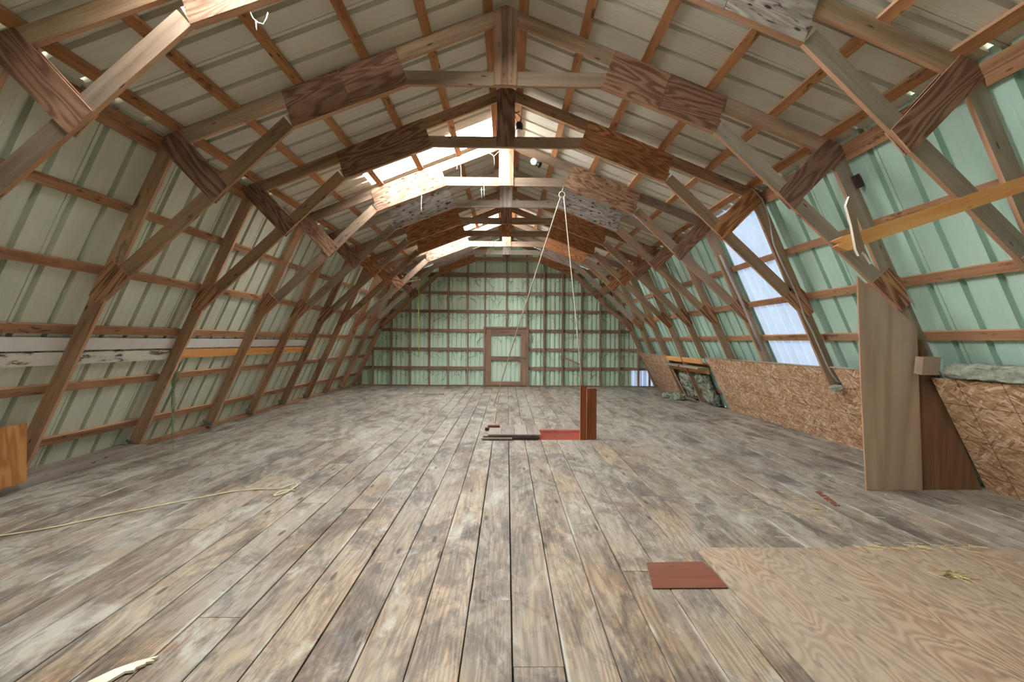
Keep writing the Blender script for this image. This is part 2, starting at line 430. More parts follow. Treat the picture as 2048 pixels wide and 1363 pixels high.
# ------------------------------------------------------------------ structure: floor
floor = tag(link('floor', None and 0 or mesh('floor', *(lambda b: (b[0], b[1]))(([], [])), [M['dust']])), kind='structure')
HX0, HX1, HY0, HY1 = .539, 1.241, 6.84, 7.67
def boxes(name, lst, mats):
    v, f = [], []
    for (x0, x1, y0, y1, z0, z1) in lst:
        o = len(v); v += [(x, y, z) for x in (x0, x1) for y in (y0, y1) for z in (z0, z1)]
        f += [tuple(i+o for i in q) for q in BOXF]
    return mesh(name, v, f, mats)
floor.data = boxes('floor', [(-5.05, HX0-.02, Y0, 15.1, -.09, -.034), (HX1+.02, 5.05, Y0, 15.1, -.09, -.034),
                             (HX0-.02, HX1+.02, Y0, HY0-.02, -.09, -.034), (HX0-.02, HX1+.02, HY1+.02, 15.1, -.09, -.034)], [M['dust']])
PW = .234
for k_ in range(-22, 23):
    xa = .071+PW*k_; xb = xa+PW
    if xb > 5.0 or xa < -4.99: continue
    if xb > 4.9: xb = 4.965
    cuts = [Y0]; y = random.uniform(-1.0, 3.6)
    while y < 14.0: cuts.append(y); y += random.choice((3.05, 3.66, 4.27, 4.88))
    cuts.append(14.96)
    segs = list(zip(cuts[:-1], cuts[1:]))
    if xa > HX0-.01 and xb < HX1+.01:
        out = []
        for a, b in segs:
            if b <= HY0 or a >= HY1: out.append((a, b)); continue
            if a < HY0: out.append((a, HY0))
            if b > HY1: out.append((HY1, b))
        segs = out
    for a, b in segs:
        if b-a < .15: continue
        gap = random.choice((.005, .006, .008, .011)); dz = random.uniform(-.0022, 0)
        w = xb-xa-gap; L = b-a-.003
        v = []
        be = .003
        for sx in (-L/2, L/2):
            v += [(sx, -w/2, -.032), (sx, w/2, -.032), (sx, w/2, -be), (sx, w/2-be, 0), (sx, -w/2+be, 0), (sx, -w/2, -be)]
        f = [tuple(range(5, -1, -1)), tuple(range(6, 12))] + [(i, (i+1) % 6, 6+(i+1) % 6, 6+i) for i in range(6)]
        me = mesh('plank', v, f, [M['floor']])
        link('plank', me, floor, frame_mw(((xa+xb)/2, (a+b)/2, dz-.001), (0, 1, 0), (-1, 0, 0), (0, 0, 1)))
# plywood sheets let into the floor at the right front
for (x0, x1, y0, y1) in ((1.362, 2.436, .85, 3.262), (2.442, 3.66, .85, 3.285)):
    link('plywood_sheet', box_mesh(y1-y0, x1-x0, .006, [M['ply_floor']]), floor,
         frame_mw(((x0+x1)/2, (y0+y1)/2, .0032), (0, 1, 0), (-1, 0, 0), (0, 0, 1)))
# hatch shaft under the hole
sh = link('hatch_shaft', boxes('hatch_shaft', [(HX0-.02, HX0, HY0-.02, HY1+.02, -.5, -.034), (HX1, HX1+.02, HY0-.02, HY1+.02, -.5, -.034),
     (HX0, HX1, HY0-.02, HY0, -.5, -.034), (HX0, HX1, HY1, HY1+.02, -.5, -.034), (HX0, HX1, HY0, HY1, -.52, -.5)], [M['pink']]), floor)
link('trimmer', box_mesh(HX1-HX0, .02, .03, [M['pink']]), floor, Matrix.Translation(((HX0+HX1)/2, HY1-.011, -.018)))

# ------------------------------------------------------------------ structure: steel sheets
def rib_profile(width, centres, rib=(.030, .027, .05), minor=()):
    pts = [(0, 0)]
    ev = [(c, 1) for c in centres] + [(c, 0) for c in minor]
    for c, big in sorted(ev):
        if big: pts += [(c-rib[0], 0), (c-rib[1], -rib[2]), (c+rib[1], -rib[2]), (c+rib[0], 0)]
        else: pts += [(c-.010, 0), (c, -.002), (c+.010, 0)]
    pts += [(width-.011, 0), (width-.010, -.018), (width-.003, -.018), (width-.002, 0), (width+.004, .0012)]
    return pts
def sheet_mesh(prof, bot, top, mat, name='panel'):
    """prof (u,w); bot/top are functions of u giving the v extent; 1.5 mm thick"""
    v, f = [], []; n = len(prof)
    for dw in (0, -.0015):
        for u, w in prof: v.append((u, bot(u), w+dw)); v.append((u, top(u), w+dw))
    for i in range(n-1):
        a = 2*i; f.append((a, a+2, a+3, a+1)); b = 2*n+2*i; f.append((b, b+1, b+3, b+2))
    for i in range(n-1):
        a = 2*i; b = 2*n+2*i
        f.append((a, b, b+2, a+2)); f.append((a+1, a+3, b+3, b+1))
    f.append((0, 1, 2*n+1, 2*n)); e = 2*n-2; f.append((e, 2*n+e, 2*n+e+1, e+1))
    return mesh(name, v, f, [mat])
W3 = .914
P3 = rib_profile(W3, (.06, .365, .67), minor=(.16, .265, .465, .57, .77, .86))
OFF = .0395
def edges_between(a, b, pitch=W3):
    n = max(1, round((b-a)/pitch)); return [a+(b-a)*i/n for i in range(n+1)]
ceiling = tag(link('ceiling', None), kind='structure')
wall_left = tag(link('wall_left', None), kind='structure')
wall_right = tag(link('wall_right', None), kind='structure')
wall_back = tag(link('wall_back', None), kind='structure')
wall_front = tag(link('wall_front', None), kind='structure')
_sm = {}
def slope_panel(parent, s, upper, ya, yb, mat, name):
    """one full-length sheet on the roof (upper) or wall slope; s=-1 left, 1 right"""
    if upper:
        p_top = Vector((0, 0, AP))+NU*OFF; p_top.x = 0; p_top.z = AP+OFF/math.cos(AU)
        d = Vector((math.cos(AU), 0, -math.sin(AU))); L = 3.47/math.cos(AU); n = NU
    else:
        z = 3.482; p_top = Vector((xo(z), 0, z))+NL*OFF
        d = Vector((math.cos(AL), 0, -math.sin(AL))); L = 3.52/math.sin(AL); n = NL
    key = (upper, round(yb-ya, 3), mat.name)
    if key not in _sm:
        w = yb-ya; sc = w/W3
        _sm[key] = sheet_mesh([(u*sc, ww) for u, ww in P3], lambda u: 0, lambda u: L, mat, name)
    o = sgn(p_top, s); o.y = ya
    ey = sgn(d, s); ez = -sgn(n, s)
    return link(name, _sm[key], parent, frame_mw(o, (0, 1, 0), ey, ez))
SK = [(2.3, 3.02), (6.84, 7.52), (11.6, 12.4)]        # translucent roof strips on the left slope
def lay(parent, s, upper, mat, special, smat, name, sname):
    y = Y0
    for a, b in special + [(15.02, None)]:
        e = edges_between(y, a)
        for p, q in zip(e[:-1], e[1:]): slope_panel(parent, s, upper, p, q, mat, name)
        if b is None: break
        slope_panel(parent, s, upper, a, b, smat, sname); y = b
# sheets above / below a skylight strip: the strip itself stops short of ridge and eave
def skylight_strip(ya, yb):
    """steel above and below, glowing fibreglass in between (x from -.15 to -2.16)"""
    ca = math.cos(AU)
    segs = [(0, .16/ca, M['roof'], 'roof_panel'), (.16/ca, 2.16/ca, M['sky'], 'skylight_panel'), (2.16/ca, 3.47/ca, M['roof'], 'roof_panel')]
    w = yb-ya; sc = w/W3; pr = [(u*sc, ww) for u, ww in P3]
    for a, b, mt, nm in segs:
        me = sheet_mesh(pr, lambda u, a=a: a, lambda u, b=b: b, mt, nm)
        o = Vector((0, ya, AP+OFF/ca))
        link(nm, me, ceiling, frame_mw(o, (0, 1, 0), (-ca, 0, -math.sin(AU)), -sgn(NU, -1)))
y = Y0
for a, b in SK + [(15.02, None)]:
    e = edges_between(y, a)
    for p, q in zip(e[:-1], e[1:]): slope_panel(ceiling, -1, True, p, q, M['roof'], 'roof_panel')
    if b is None: break
    skylight_strip(a, b); y = b
lay(ceiling, 1, True, M['roof'], [], None, 'roof_panel', '')
lay(wall_left, -1, False, M['left'], [], None, 'wall_panel', '')
lay(wall_right, 1, False, M['right'], [(6.22, 6.86), (6.86, 7.5)], M['blue'], 'wall_panel', 'translucent_panel')
# ridge cap outside
for s in (-1, 1):
    beam('ridge_cap', (s*.08, Y0, AP+.055-.03), (s*.08, 15.02, AP+.055-.03), .22, .004, sgn(NU, s), M['roof'], ceiling)

# purlins and girts, each board its own piece
JO = [Y0, 2.0, TY[2]+.02, TY[5]+.02, TY[8]+.02, Y1]
def run(parent, name, s, upper, t, w, mat, y0=Y0, y1=Y1, off=.019, d=.038, edge=None):
    """boards along y on the outer face of the trusses; t = x for the roof, z for the wall"""
    if upper: p = Vector((t, 0, zr(t)))+NU*off; n = NU
    else: p = Vector((xo(t), 0, t))+NL*off; n = NL
    p = sgn(p, s); n = sgn(n, s)
    jo = [y0] + [j for j in JO if y0+.3 < j < y1-.3] + [y1]
    for a, b in zip(jo[:-1], jo[1:]):
        beam(name, (p.x, a+.002, p.z), (p.x, b-.002, p.z), w, d, n, mat, parent, edge)
for s in (-1, 1):
    for x in (.17, .77, 1.385, 2.03, 2.66): run(ceiling, 'purlin', s, True, x, .089, M['purlin'], edge=EDGE)
    run(ceiling, 'eave_purlin', s, True, 3.205, .1, M['purlin'], edge=EDGE)
    par = wall_left if s < 0 else wall_right
    for z in ((.36, .94, 1.525, 2.11, 2.71) if s < 0 else (.36, .94, 1.525, 2.06, 2.64)):
        run(par, 'girt', s, False, z, .089, M['girt'], edge=EDGE)
    run(par, 'top_girt', s, False, 3.385, .083, M['girt']); run(par, 'top_girt', s, False, 3.307, .083, M['girt'])

# sill timbers along the wall feet
def sill(x0, x1, ya, yb, h, parent, mat):
    link('sill_plate', box_mesh(yb-ya, x1-x0, h, [mat]), parent, frame_mw(((x0+x1)/2, (ya+yb)/2, h/2), (0, 1, 0), (-1, 0, 0), (0, 0, 1)))
sill(-4.93, -4.60, Y0, 6.04, .085, wall_left, M['sill'])
sill(-4.93, -4.80, 6.05, 10.0, .04, wall_left, M['girt']); sill(-4.93, -4.80, 10.0, Y1, .04, wall_left, M['girt'])

# strand-board knee wall on the right
def slope_board(name, pts, thick, mat, parent, x0=4.86):
    """pts (y, v): v metres up a 61-degree slope from the foot at x=4.82; outline pulled outward"""
    a = math.atan(1.80); ez = Vector((math.sin(a), 0, math.cos(a))); ey = Vector((-math.cos(a), 0, math.sin(a)))
    n = len(pts); cy = sum(p[0] for p in pts)/n
    v = [(p[0]-cy, p[1], w) for w in (0, thick) for p in pts]
    f = [tuple(range(n)), tuple(range(2*n-1, n-1, -1))] + [(i, (i+1) % n, n+(i+1) % n, n+i) for i in range(n)]
    return link(name, mesh(name, v, f, [mat]), parent, frame_mw((x0, cy, 0), (0, 1, 0), ey, ez))
VT = 1.115/math.sin(math.atan(1.80))
def osb_panel(pts): slope_board('strand_board', pts, .012, M['osb'], wall_right, 4.86 if pts[0][0] > 4.6 else 4.82)
VN = .885/math.sin(math.atan(1.80))
osb_panel([(4.68, .0), (7.24, .0), (7.24, VT+.01), (6.135, VT+.015), (6.125, VN), (5.93, VN), (5.95, VT+.017), (4.68, VT+.03)])
osb_panel([(7.245, 0), (9.97, 0), (9.80, VT), (7.245, VT)])
osb_panel([(12.42, 0), (14.86, 0), (14.86, VT-.02), (12.30, VT-.02)])
osb_panel([(2.06, 0), (4.575, 0), (4.52, VT+.0), (2.06, VT+.02)])
osb_panel([(Y0, 0), (2.055, 0), (2.055, VT+.02), (Y0, VT+.02)])
a_ = math.atan(1.80)
for ya, yb, dv in ((4.66, 5.99, .02), (6.2, 9.8, .01), (12.32, 14.86, -.02)):   # cap strip on the knee wall
    p = Vector((4.86-(VT+dv+.01)*math.cos(a_), 0, (VT+dv+.01)*math.sin(a_)))
    beam('cap_strip', (p.x+.02, ya, p.z), (p.x+.02, yb, p.z), .05, .016, (0, 0, 1), M['frame_grey'], wall_right)

# shelf in the gap of the knee wall
for ya, yb in ((10.14, 11.24), (11.34, 12.42)):
    beam('ledge', (4.33, ya, .875), (4.33, yb, .875), .22, .04, (0, 0, 1), M['frame_grey'], wall_right)
    beam('ledger', (4.46, ya, .80), (4.46, yb, .80), .10, .03, (1, 0, .3), M['fresh'], wall_right)
    beam('rail', (4.30, ya, 1.03), (4.30, yb, 1.03), .12, .02, (1, 0, .45), M['fresh'], wall_right)
for yy in (10.75, 11.65): beam('cripple_stud', (4.80, yy, 0), (4.50, yy, .78), .05, .04, (1, 0, .4), M['fresh'], wall_right)

# ------------------------------------------------------------------ structure: far gable wall
def roof_z(x):      # underside of the steel at x
    x = abs(x)
    return min(AP-SL*x+.03, 3.33+(3.40-x)*2.19+.08)
STX = [-4.62, -4.248, -3.659, -3.06, -2.449, -1.839, -1.222, -.681, .007, .66, 1.213, 1.807, 2.421, 3.026, 3.641, 4.262, 4.62]
PE = rib_profile(.914, (.076, .229, .381, .533, .686, .838), rib=(.023, .021, .065))
def gable(parent, yw, facing, mat, hole=None, extra=None):
    e = edges_between(-4.95, 4.95, .9)
    for a, b in zip(e[:-1], e[1:]):
        sc = (b-a)/.914; prof = [(u*sc, w) for u, w in PE]
        def emit(lo, hi, a=a, prof=prof, m=mat, nm='wall_panel'):
            f_top = lambda u: max(min(hi, roof_z(a+u)), .02)
            me = sheet_mesh(prof, lambda u: min(lo, f_top(u)-.01), f_top, m, nm)
            mw = frame_mw((a, yw, 0), (1, 0, 0), (0, 0, 1), (0, -1, 0)) if facing > 0 else frame_mw((a, yw, 0), (1, 0, 0), (0, 0, 1), (0, -1, 0)) @ Matrix.Scale(-1, 4, (0, 0, 1))
            link(nm, me, parent, mw)
        if hole and hole[0] < (a+b)/2 < hole[1]: emit(hole[2], 9)
        elif extra and a > 4.0 and facing > 0:
            emit(-.03, .56, m=M['blue'], nm='translucent_panel'); emit(.56, 9)
        else: emit(-.03, 9)
gable(wall_back, 14.995, 1, M['end'], None, True)
gable(wall_front, Y0-.02, -1, M['end'], None)
for i, x in enumerate(STX):
    top = roof_z(x)-.06
    z0 = 1.9 if x == .007 else 0.0
    if top-z0 < .3: continue
    beam('stud', (x, 14.905, z0), (x, 14.905, top), .042, .088, (0, 1, 0), M['stud'], wall_back)
for z, h in ((.572, .095), (1.175, .09), (1.777, .09), (2.39, .09), (2.982, .09), (3.56, .14)):
    xe = (xo(z)-.02 if z < 3.4 else (AP-z)/SL-.05)
    spans = [(-xe, xe)] if z > 1.8 else [(-xe, -.66), (.66, xe)]
    for a, b in spans: beam('girt', (a, 14.968, z), (b, 14.968, z), h, .036, (0, 1, 0), M['stud'], wall_back, EDGE)
for a, b in ((-4.85, -.70), (.70, 4.85)): beam('sole_plate', (a, 14.90, .015), (b, 14.90, .015), .1, .03, (0, 0, 1), M['stud'], wall_back)
beam('diagonal_brace', (1.85, 14.85, .94), (2.42, 14.85, .69), .05, .02, (0, 1, 0), M['stud'], wall_back)
# loft door in the gable
door = tag(empty('door_1', (0, 14.9, 0)), kind='structure')
def dbox(name, x0, x1, z0, z1, ya, yb, mat):
    L = max(x1-x0, z1-z0)
    if x1-x0 >= z1-z0: beam(name, (x0, (ya+yb)/2, (z0+z1)/2), (x1, (ya+yb)/2, (z0+z1)/2), z1-z0, yb-ya, (0, 1, 0), mat, door)
    else: beam(name, ((x0+x1)/2, (ya+yb)/2, z0), ((x0+x1)/2, (ya+yb)/2, z1), x1-x0, yb-ya, (0, 1, 0), mat, door)
dbox('stile', -.635, -.475, .02, 1.82, 14.865, 14.90, M['doorwood'])
dbox('stile', .468, .635, .02, 1.82, 14.865, 14.90, M['doorwood'])
dbox('rail', -.475, .468, 1.64, 1.82, 14.868, 14.90, M['doorwood'])
dbox('rail', -.475, .468, .83, .955, 14.868, 14.90, M['doorwood'])
dbox('rail', -.475, .468, .02, .15, 14.868, 14.90, M['doorwood'])
dbox('door_frame', -.72, -.66, 0, 1.9, 14.84, 14.95, M['stud'])
dbox('door_frame', .66, .72, 0, 1.9, 14.84, 14.95, M['stud'])
dbox('header', -.72, .72, 1.845, 1.90, 14.83, 14.95, M['doorwood'])
DP = rib_profile(1.27, [.08+.143*i for i in range(9)], rib=(.016, .015, .045))
link('door_sheet', sheet_mesh(DP, lambda u: .02, lambda u: 1.82, M['door_sheet']), door, frame_mw((-.635, 14.925, 0), (1, 0, 0), (0, 0, 1), (0, -1, 0)))
la = beam('latch', (.44, 14.855, .925), (.66, 14.855, .925), .045, .012, (0, 1, 0), M['galv'], door); la['label'] = 'galvanised sliding bolt'
beam('latch_bolt', (.47, 14.843, .925), (.70, 14.843, .925), .016, .014, (0, 1, 0), M['galv'], door)
for z in (.45, 1.5): beam('hinge', (-.70, 14.858, z), (-.54, 14.858, z), .05, .006, (0, 1, 0), M['girt'], door)

# ------------------------------------------------------------------ roof trusses
RAF = [(0, 4.77), (3.34, 3.441), (3.235, 3.331), (0, 4.619)]
STRUT = [(2.09, 3.541), (3.93, 1.817), (3.772, 2.157), (2.186, 3.643)]
CHORD = [(.955, 3.976), (2.09, 3.541), (2.16, 3.66), (1.0, 4.116)]
CROWN = [(1.09, 4.336), (2.205, 3.892), (2.09, 3.541), (.955, 3.976)]
HIP = [(3.22, 3.489), (3.335, 3.443), (3.395, 3.33), (2.87, 2.79), (2.72, 2.95)]
KNEE = [(3.68, 2.06), (3.84, 2.21), (3.945, 2.118), (4.065, 1.86), (3.97, 1.775), (3.93, 1.817)]
PLATE = [(-.119, 3.98), (.119, 3.98), (.119, 4.723), (0, 4.77), (-.119, 4.723)]
COLLAR = [(-.955, 3.976), (.955, 3.976), (1.0, 4.116), (-1.0, 4.116)]
def mir(poly, s): return [(s*x, z) for x, z in poly]
TRUSS = [  # crown mats L,R ; crown split ; ridge plate ; hip L,R ; frame ; strut L,R ; label
 ('ply_skylit_dark', 'ply_grey', True, 'ply_plate', 'ply_brown', 'ply_brown', 'frame', 'lumber_skylit_dark', 'frame_grey',
  'nearest timber roof truss, its ridge cut off by the picture top'),
 ('ply_brown', 'ply_brown', True, 'ply_plate', 'ply_dark', 'ply_dark', 'frame', 'leg', 'frame_grey',
  'timber roof truss with two tall plywood boards fixed to its right leg'),
 ('ply_brown', 'ply_red', False, 'ply_dark', 'ply_dark', 'ply_red', 'leg', 'leg', 'frame',
  'timber roof truss with brown gussets just in front of the large skylight'),
 ('ply_skylit_dark', 'ply_pink', True, 'ply_plate', 'ply_pink', 'ply_brown', 'lumber_skylit_dark', 'lumber_skylit_dark', 'frame',
  'timber roof truss with brightly skylit left gusset, right behind the large skylight'),
 ('ply_grey', 'ply_grey', False, 'ply_plate_pale', 'ply_brown', 'ply_brown', 'frame_grey', 'frame_pale', 'frame',
  'timber roof truss with grey black-spotted weathered plywood crown gussets'),
 ('ply_red', 'ply_red', True, 'ply_dark', 'ply_red', 'ply_brown', 'leg', 'frame', 'frame',
  'timber roof truss with red-brown gussets directly behind the grey-spotted one'),
 ('ply_red', 'ply_red', True, 'ply_red', 'ply_red', 'ply_red', 'leg', 'leg', 'frame',
  'timber roof truss with red-brown gussets just in front of the far skylight'),
 ('ply_skylit_dark', 'ply_red', True, 'ply_plate', 'ply_brown', 'ply_red', 'lumber_skylit_dark', 'lumber_skylit_dark', 'frame',
  'timber roof truss lit bright on its left gusset by the far skylight'),
 ('ply_pale', 'ply_pale', False, 'ply_plate_pale', 'ply_brown', 'ply_brown', 'frame_grey', 'frame_grey', 'frame_grey',
  'timber roof truss with pale gussets, second from the gable wall'),
 ('ply_red', 'ply_red', False, 'ply_plate', 'ply_dark', 'ply_dark', 'leg', 'leg', 'leg',
  'last timber roof truss, standing against the mint gable wall'),
]
T = .038; G = .012
def truss(i):
    cl, cr, split, pl, hl, hr, fr, sl, sr, lab = TRUSS[i]
    yb = TY[i]; last = i == len(TY)-1
    t = thing('roof_truss', lab, 'roof truss', (0, yb, 0), 'timber trusses carrying the roof')
    y0, y1 = yb, yb+T
    for s in (-1, 1):
        ang = -AU*s
        prism('rafter', mir(RAF, s), y0, y1, ang, M[fr], t, EDGE)
        zb = .042 if s < 0 else {1: .12, 2: .9, 3: 1.12, 4: 1.12, 5: 1.1, 8: 1.1, 0: 1.16}.get(i, .01)
        if s < 0 and i <= 1: zb = .087
        leg = [(3.34, 3.441), (xo(zb), zb), (xo(zb)-.154, zb), (3.235, 3.331)]
        if i == 2 and s > 0: leg[1] = (leg[1][0]-.05, zb); leg[2] = (leg[2][0]-.06, zb)
        prism('leg', mir(leg, s), y0, y1, -AL*s, M['leg' if s < 0 else ('frame' if i > 1 else 'frame_grey')], t, EDGE)
        prism('inner_chord', mir(CHORD, s), y0, y1, ang, M[fr], t, EDGE)
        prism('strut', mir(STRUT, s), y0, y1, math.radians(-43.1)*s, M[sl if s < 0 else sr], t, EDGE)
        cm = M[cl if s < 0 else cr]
        for k_, (ga, gb) in enumerate(((y0-G, y0), (y1, y1+G))):
            if last and k_: continue
            if split and k_ == 0:
                m1 = [((CROWN[0][0]+CROWN[1][0])/2, (CROWN[0][1]+CROWN[1][1])/2), ((CROWN[3][0]+CROWN[2][0])/2, (CROWN[3][1]+CROWN[2][1])/2)]
                e_ = .0025
                A = [CROWN[0], (m1[0][0]-e_, m1[0][1]), (m1[1][0]-e_, m1[1][1]), CROWN[3]]
                B = [(m1[0][0]+e_, m1[0][1]), CROWN[1], CROWN[2], (m1[1][0]+e_, m1[1][1])]
                prism('crown_gusset', mir(A, s), ga, gb, ang, cm, t, EDGE); prism('crown_gusset', mir(B, s), ga, gb, ang, cm, t, EDGE)
            else: prism('crown_gusset', mir(CROWN, s), ga, gb, ang, cm, t, EDGE)
            prism('hip_gusset', mir(HIP, s), ga, gb, math.radians(46)*s, M[hl if s < 0 else hr], t, EDGE)
            prism('knee_gusset', mir(KNEE, s), ga, gb, math.radians(-50)*s, M['ply_stripe'], t, EDGE)
        if s < 0 and 1 < i < 9:
            beam('foot_bracket', (-(xo(.06)-.11)-.12, y0-.004, .046), (-(xo(.06)-.11)+.10, y0-.05, .05), .05, .004, (0, 0, 1), M['galv'], t)
            beam('foot_bracket', (-(xo(.06)-.10)-.10, y0-.006, .13), (-(xo(.06)-.10)+.04, y0-.006, .05), .04, .004, (0, 1, 0), M['galv'], t)
    prism('collar_tie', COLLAR, y0, y1, 0, M[fr if i in (3, 4, 7, 8) else ('frame_pale' if i == 1 else 'frame')], t, EDGE)
    prism('ridge_plate', PLATE, y0-G, y0, math.pi/2, M[pl], t, EDGE)
    if not last: prism('ridge_plate', PLATE, y1, y1+G, math.pi/2, M[pl], t, EDGE)
    if i == 2:
        beam('cleat', (-1.98, y1+.03, zr(1.98)+.004), (-1.98, y1+.16, zr(1.98)+.004), .07, .05, NU, M['lid_dark'], t)
    if i == 1: beam('cleat', (3.48, y0-.02, 3.12), (3.54, y0-.02, 3.0), .06, .04, (0, 1, 0), M['lid_dark'], t)
    return t
trusses = [truss(i) for i in range(len(TY))]
trusses[0].rotation_euler.z = .024

# ------------------------------------------------------------------ stored boards along the left wall
def wall_board(name, label, z0, z1, ya, yb, mat, s=-1, off=.010, d=.02, cat='board'):
    pa = Vector((xo(z0), ya, z0)); pb = Vector((xo(z1), yb, z1)); n = NL
    pa += n*off; pb += n*off
    o = beam(name, sgn(pa, s), sgn(pb, s), (.122 if name != 'white_board' else .120)/math.sin(AL), d, sgn(n, s), mat)
    return tag(o, label, cat)
wall_board('white_board', 'long smooth white board lying behind the left truss legs', 1.388, 1.378, 1.0, 10.1, M['white'])
wall_board('peeling_board', 'white board with peeling paint below the smooth white one', 1.256, 1.236, 1.0, 6.14, M['peel'])
wall_board('orange_board', 'fresh orange board in line with the peeling white board', 1.247, 1.232, 6.17, 10.62, M['fresh'])
# plywood offcut standing on the left sill
tag(link('plywood_offcut', box_mesh(.55, .62, .018, [M['ply_orange']]), None, frame_mw((-4.47, 4.10, .37), Vector((.0, 0, 1)), (0, 1, 0), (-1, 0, 0))),
    'orange plywood offcut standing on the left sill timber', 'plywood')

# ------------------------------------------------------------------ boards at the right
ty = TY[1]-G
tag(prism('tan_plywood_board', [(3.50, 2.12), (3.56, 2.06), (4.005, 1.70), (4.098, 1.60), (4.165, .001), (3.606, .001), (3.545, 1.0)], ty-.032, ty-.014, math.pi/2, M['ply_tan'], None, EDGE),
    'tall tan plywood board with a sloped top, fixed under the truss knee', 'plywood')
tag(prism('brown_plywood_board', [(4.06, 1.57), (4.17, 1.45), (4.31, 1.10), (4.78, .001), (4.06, .001)], ty-.013, ty-.001, math.pi/2, M['ply_chest'], None, EDGE),
    'dark brown wedge-shaped plywood board behind the tall tan one', 'plywood')
tag(beam('wood_block', (4.03, 4.47, 1.24), (4.20, 4.47, 1.24), .17, .09, (0, 1, .1), M['ply_tan'], None, EDGE),
    'short wood block beside the insulation on the knee wall', 'wood block')
yb_ = TY[0]-.055
def jag(poly, n=6): return poly
tag(prism('loose_orange_board', [(2.15, 2.075), (2.23, 2.045), (2.42, 2.118), (3.54, 2.495), (3.60, 2.515), (3.60, 2.612), (3.53, 2.592), (2.42, 2.213), (2.20, 2.14), (2.13, 2.11), (2.19, 2.10)],
          yb_-.15, yb_-.112, math.radians(18.5), M['fresh'], None, M['fresh']),
    'loose orange two-by-four with a broken end, high on the right', 'board')
tag(prism('broken_stick', [(2.198, 2.33), (2.218, 2.39), (2.242, 2.36), (2.285, 2.17), (2.32, 2.06), (2.365, 1.96), (2.325, 2.02), (2.305, 2.04), (2.285, 2.01), (2.265, 2.05), (2.235, 2.20)],
          yb_-.172, yb_-.151, math.radians(-70), M['frame_pale'], None, M['sliver']),
    'pale splintered stick crossing the broken end of the orange board', 'stick')

# insulation
def wool(name, label, size, loc, rot=(0, 0, 0), seed=0, nx=26, nyz=10, amp=.03, cuts=22):
    rnd = random.Random(seed)
    bm = bmesh.new(); bmesh.ops.create_cube(bm, size=1)
    bmesh.ops.subdivide_edges(bm, edges=bm.edges[:], cuts=cuts, use_grid_fill=True)
    from mathutils import noise
    for v in bm.verts:
        p = Vector((v.co.x*size[0], v.co.y*size[1], v.co.z*size[2]))
        r = 1-.18*(abs(v.co.x*2)**6+abs(v.co.z*2)**4*.8)
        p.y *= r; p.z *= 1-.15*abs(v.co.x*2)**8
        q = p*9+Vector((seed*7, 0, 0))
        p += noise.noise_vector(q)*amp+noise.noise_vector(q*3)*amp*.6+noise.noise_vector(q*8)*amp*.35
        v.co = p
    me = bpy.data.meshes.new(name); bm.to_mesh(me); bm.free(); me.materials.append(M['wool'])
    me.polygons.foreach_set('use_smooth', [True]*len(me.polygons))
    from mathutils import Euler
    return tag(link(name, me, None, Matrix.Translation(loc) @ Euler(rot).to_matrix().to_4x4()), label, 'insulation')
wool('insulation_batt', 'grey-green wool batt lying on top of the near knee wall', (.20, 1.95, .14), (4.25, 3.44, 1.20), seed=1, amp=.022)
wool('insulation_batt', 'ragged wool batt hanging in the right part of the knee-wall gap', (.12, .62, .72), (4.655, 10.64, .36), (0, -.45, 0), 2, amp=.05)
wool('insulation_batt', 'ragged wool batt hanging in the left part of the knee-wall gap', (.12, .70, .66), (4.655, 11.72, .36), (0, -.45, 0), 3, amp=.05)
wool('insulation_scrap', 'clump of grey wool fallen on the floor below the gap', (.30, .75, .14), (4.33, 11.9, .06), (0, 0, .2), 4, amp=.05)
wool('insulation_scrap', 'small wool tuft under the cut-off truss leg', (.10, .16, .05), (4.30, 5.98, .875), (0, -.4, 0), 6, amp=.015)

# ------------------------------------------------------------------ hatch, lid, posts
lid = thing('hatch_lid', 'plank hatch lid lying beside the open floor hatch', 'hatch lid', (.12, 7.2, 0))
for i in range(4):
    xa = -.235+i*.196
    link('plank', box_mesh(.80, .19, .022, [M['lid']]), lid, frame_mw((xa+.096, 7.25+.004*(i % 2), .062), (0, 1, 0), (-1, 0, 0), (0, 0, 1)))
beam('batten', (-.31, 6.86, .022), (.50, 6.86, .022), .09, .038, (0, 0, 1), M['lid_dark'], lid)
beam('batten', (-.31, 7.54, .022), (.50, 7.54, .022), .09, .038, (0, 0, 1), M['lid_dark'], lid)
beam('edge_board', (-.33, 6.80, .022), (.12, 6.80, .022), .03, .02, (0, 0, 1), M['lid'], lid)
bl = beam('block', (-.29, 7.42, .062), (-.10, 7.42, .062), .09, .03, (0, 0, 1), M['hardboard']); tag(bl, 'small brown wood block at the far left corner of the hatch lid', 'wood block')
bl.location.z = .0905; bl.location.x += .03
tag(beam('wooden_post', (1.295, 6.89, .001), (1.295, 6.89, .752), .145, .042, (0, 1, 0), M['post'], None, EDGE), 'shorter front red-brown post at the hatch corner', 'post')
tag(beam('wooden_post', (1.185, 6.945, -.49), (1.185, 6.945, .792), .10, .042, (0, 1, 0), M['post'], None, EDGE), 'taller back red-brown post rising out of the hatch', 'post')

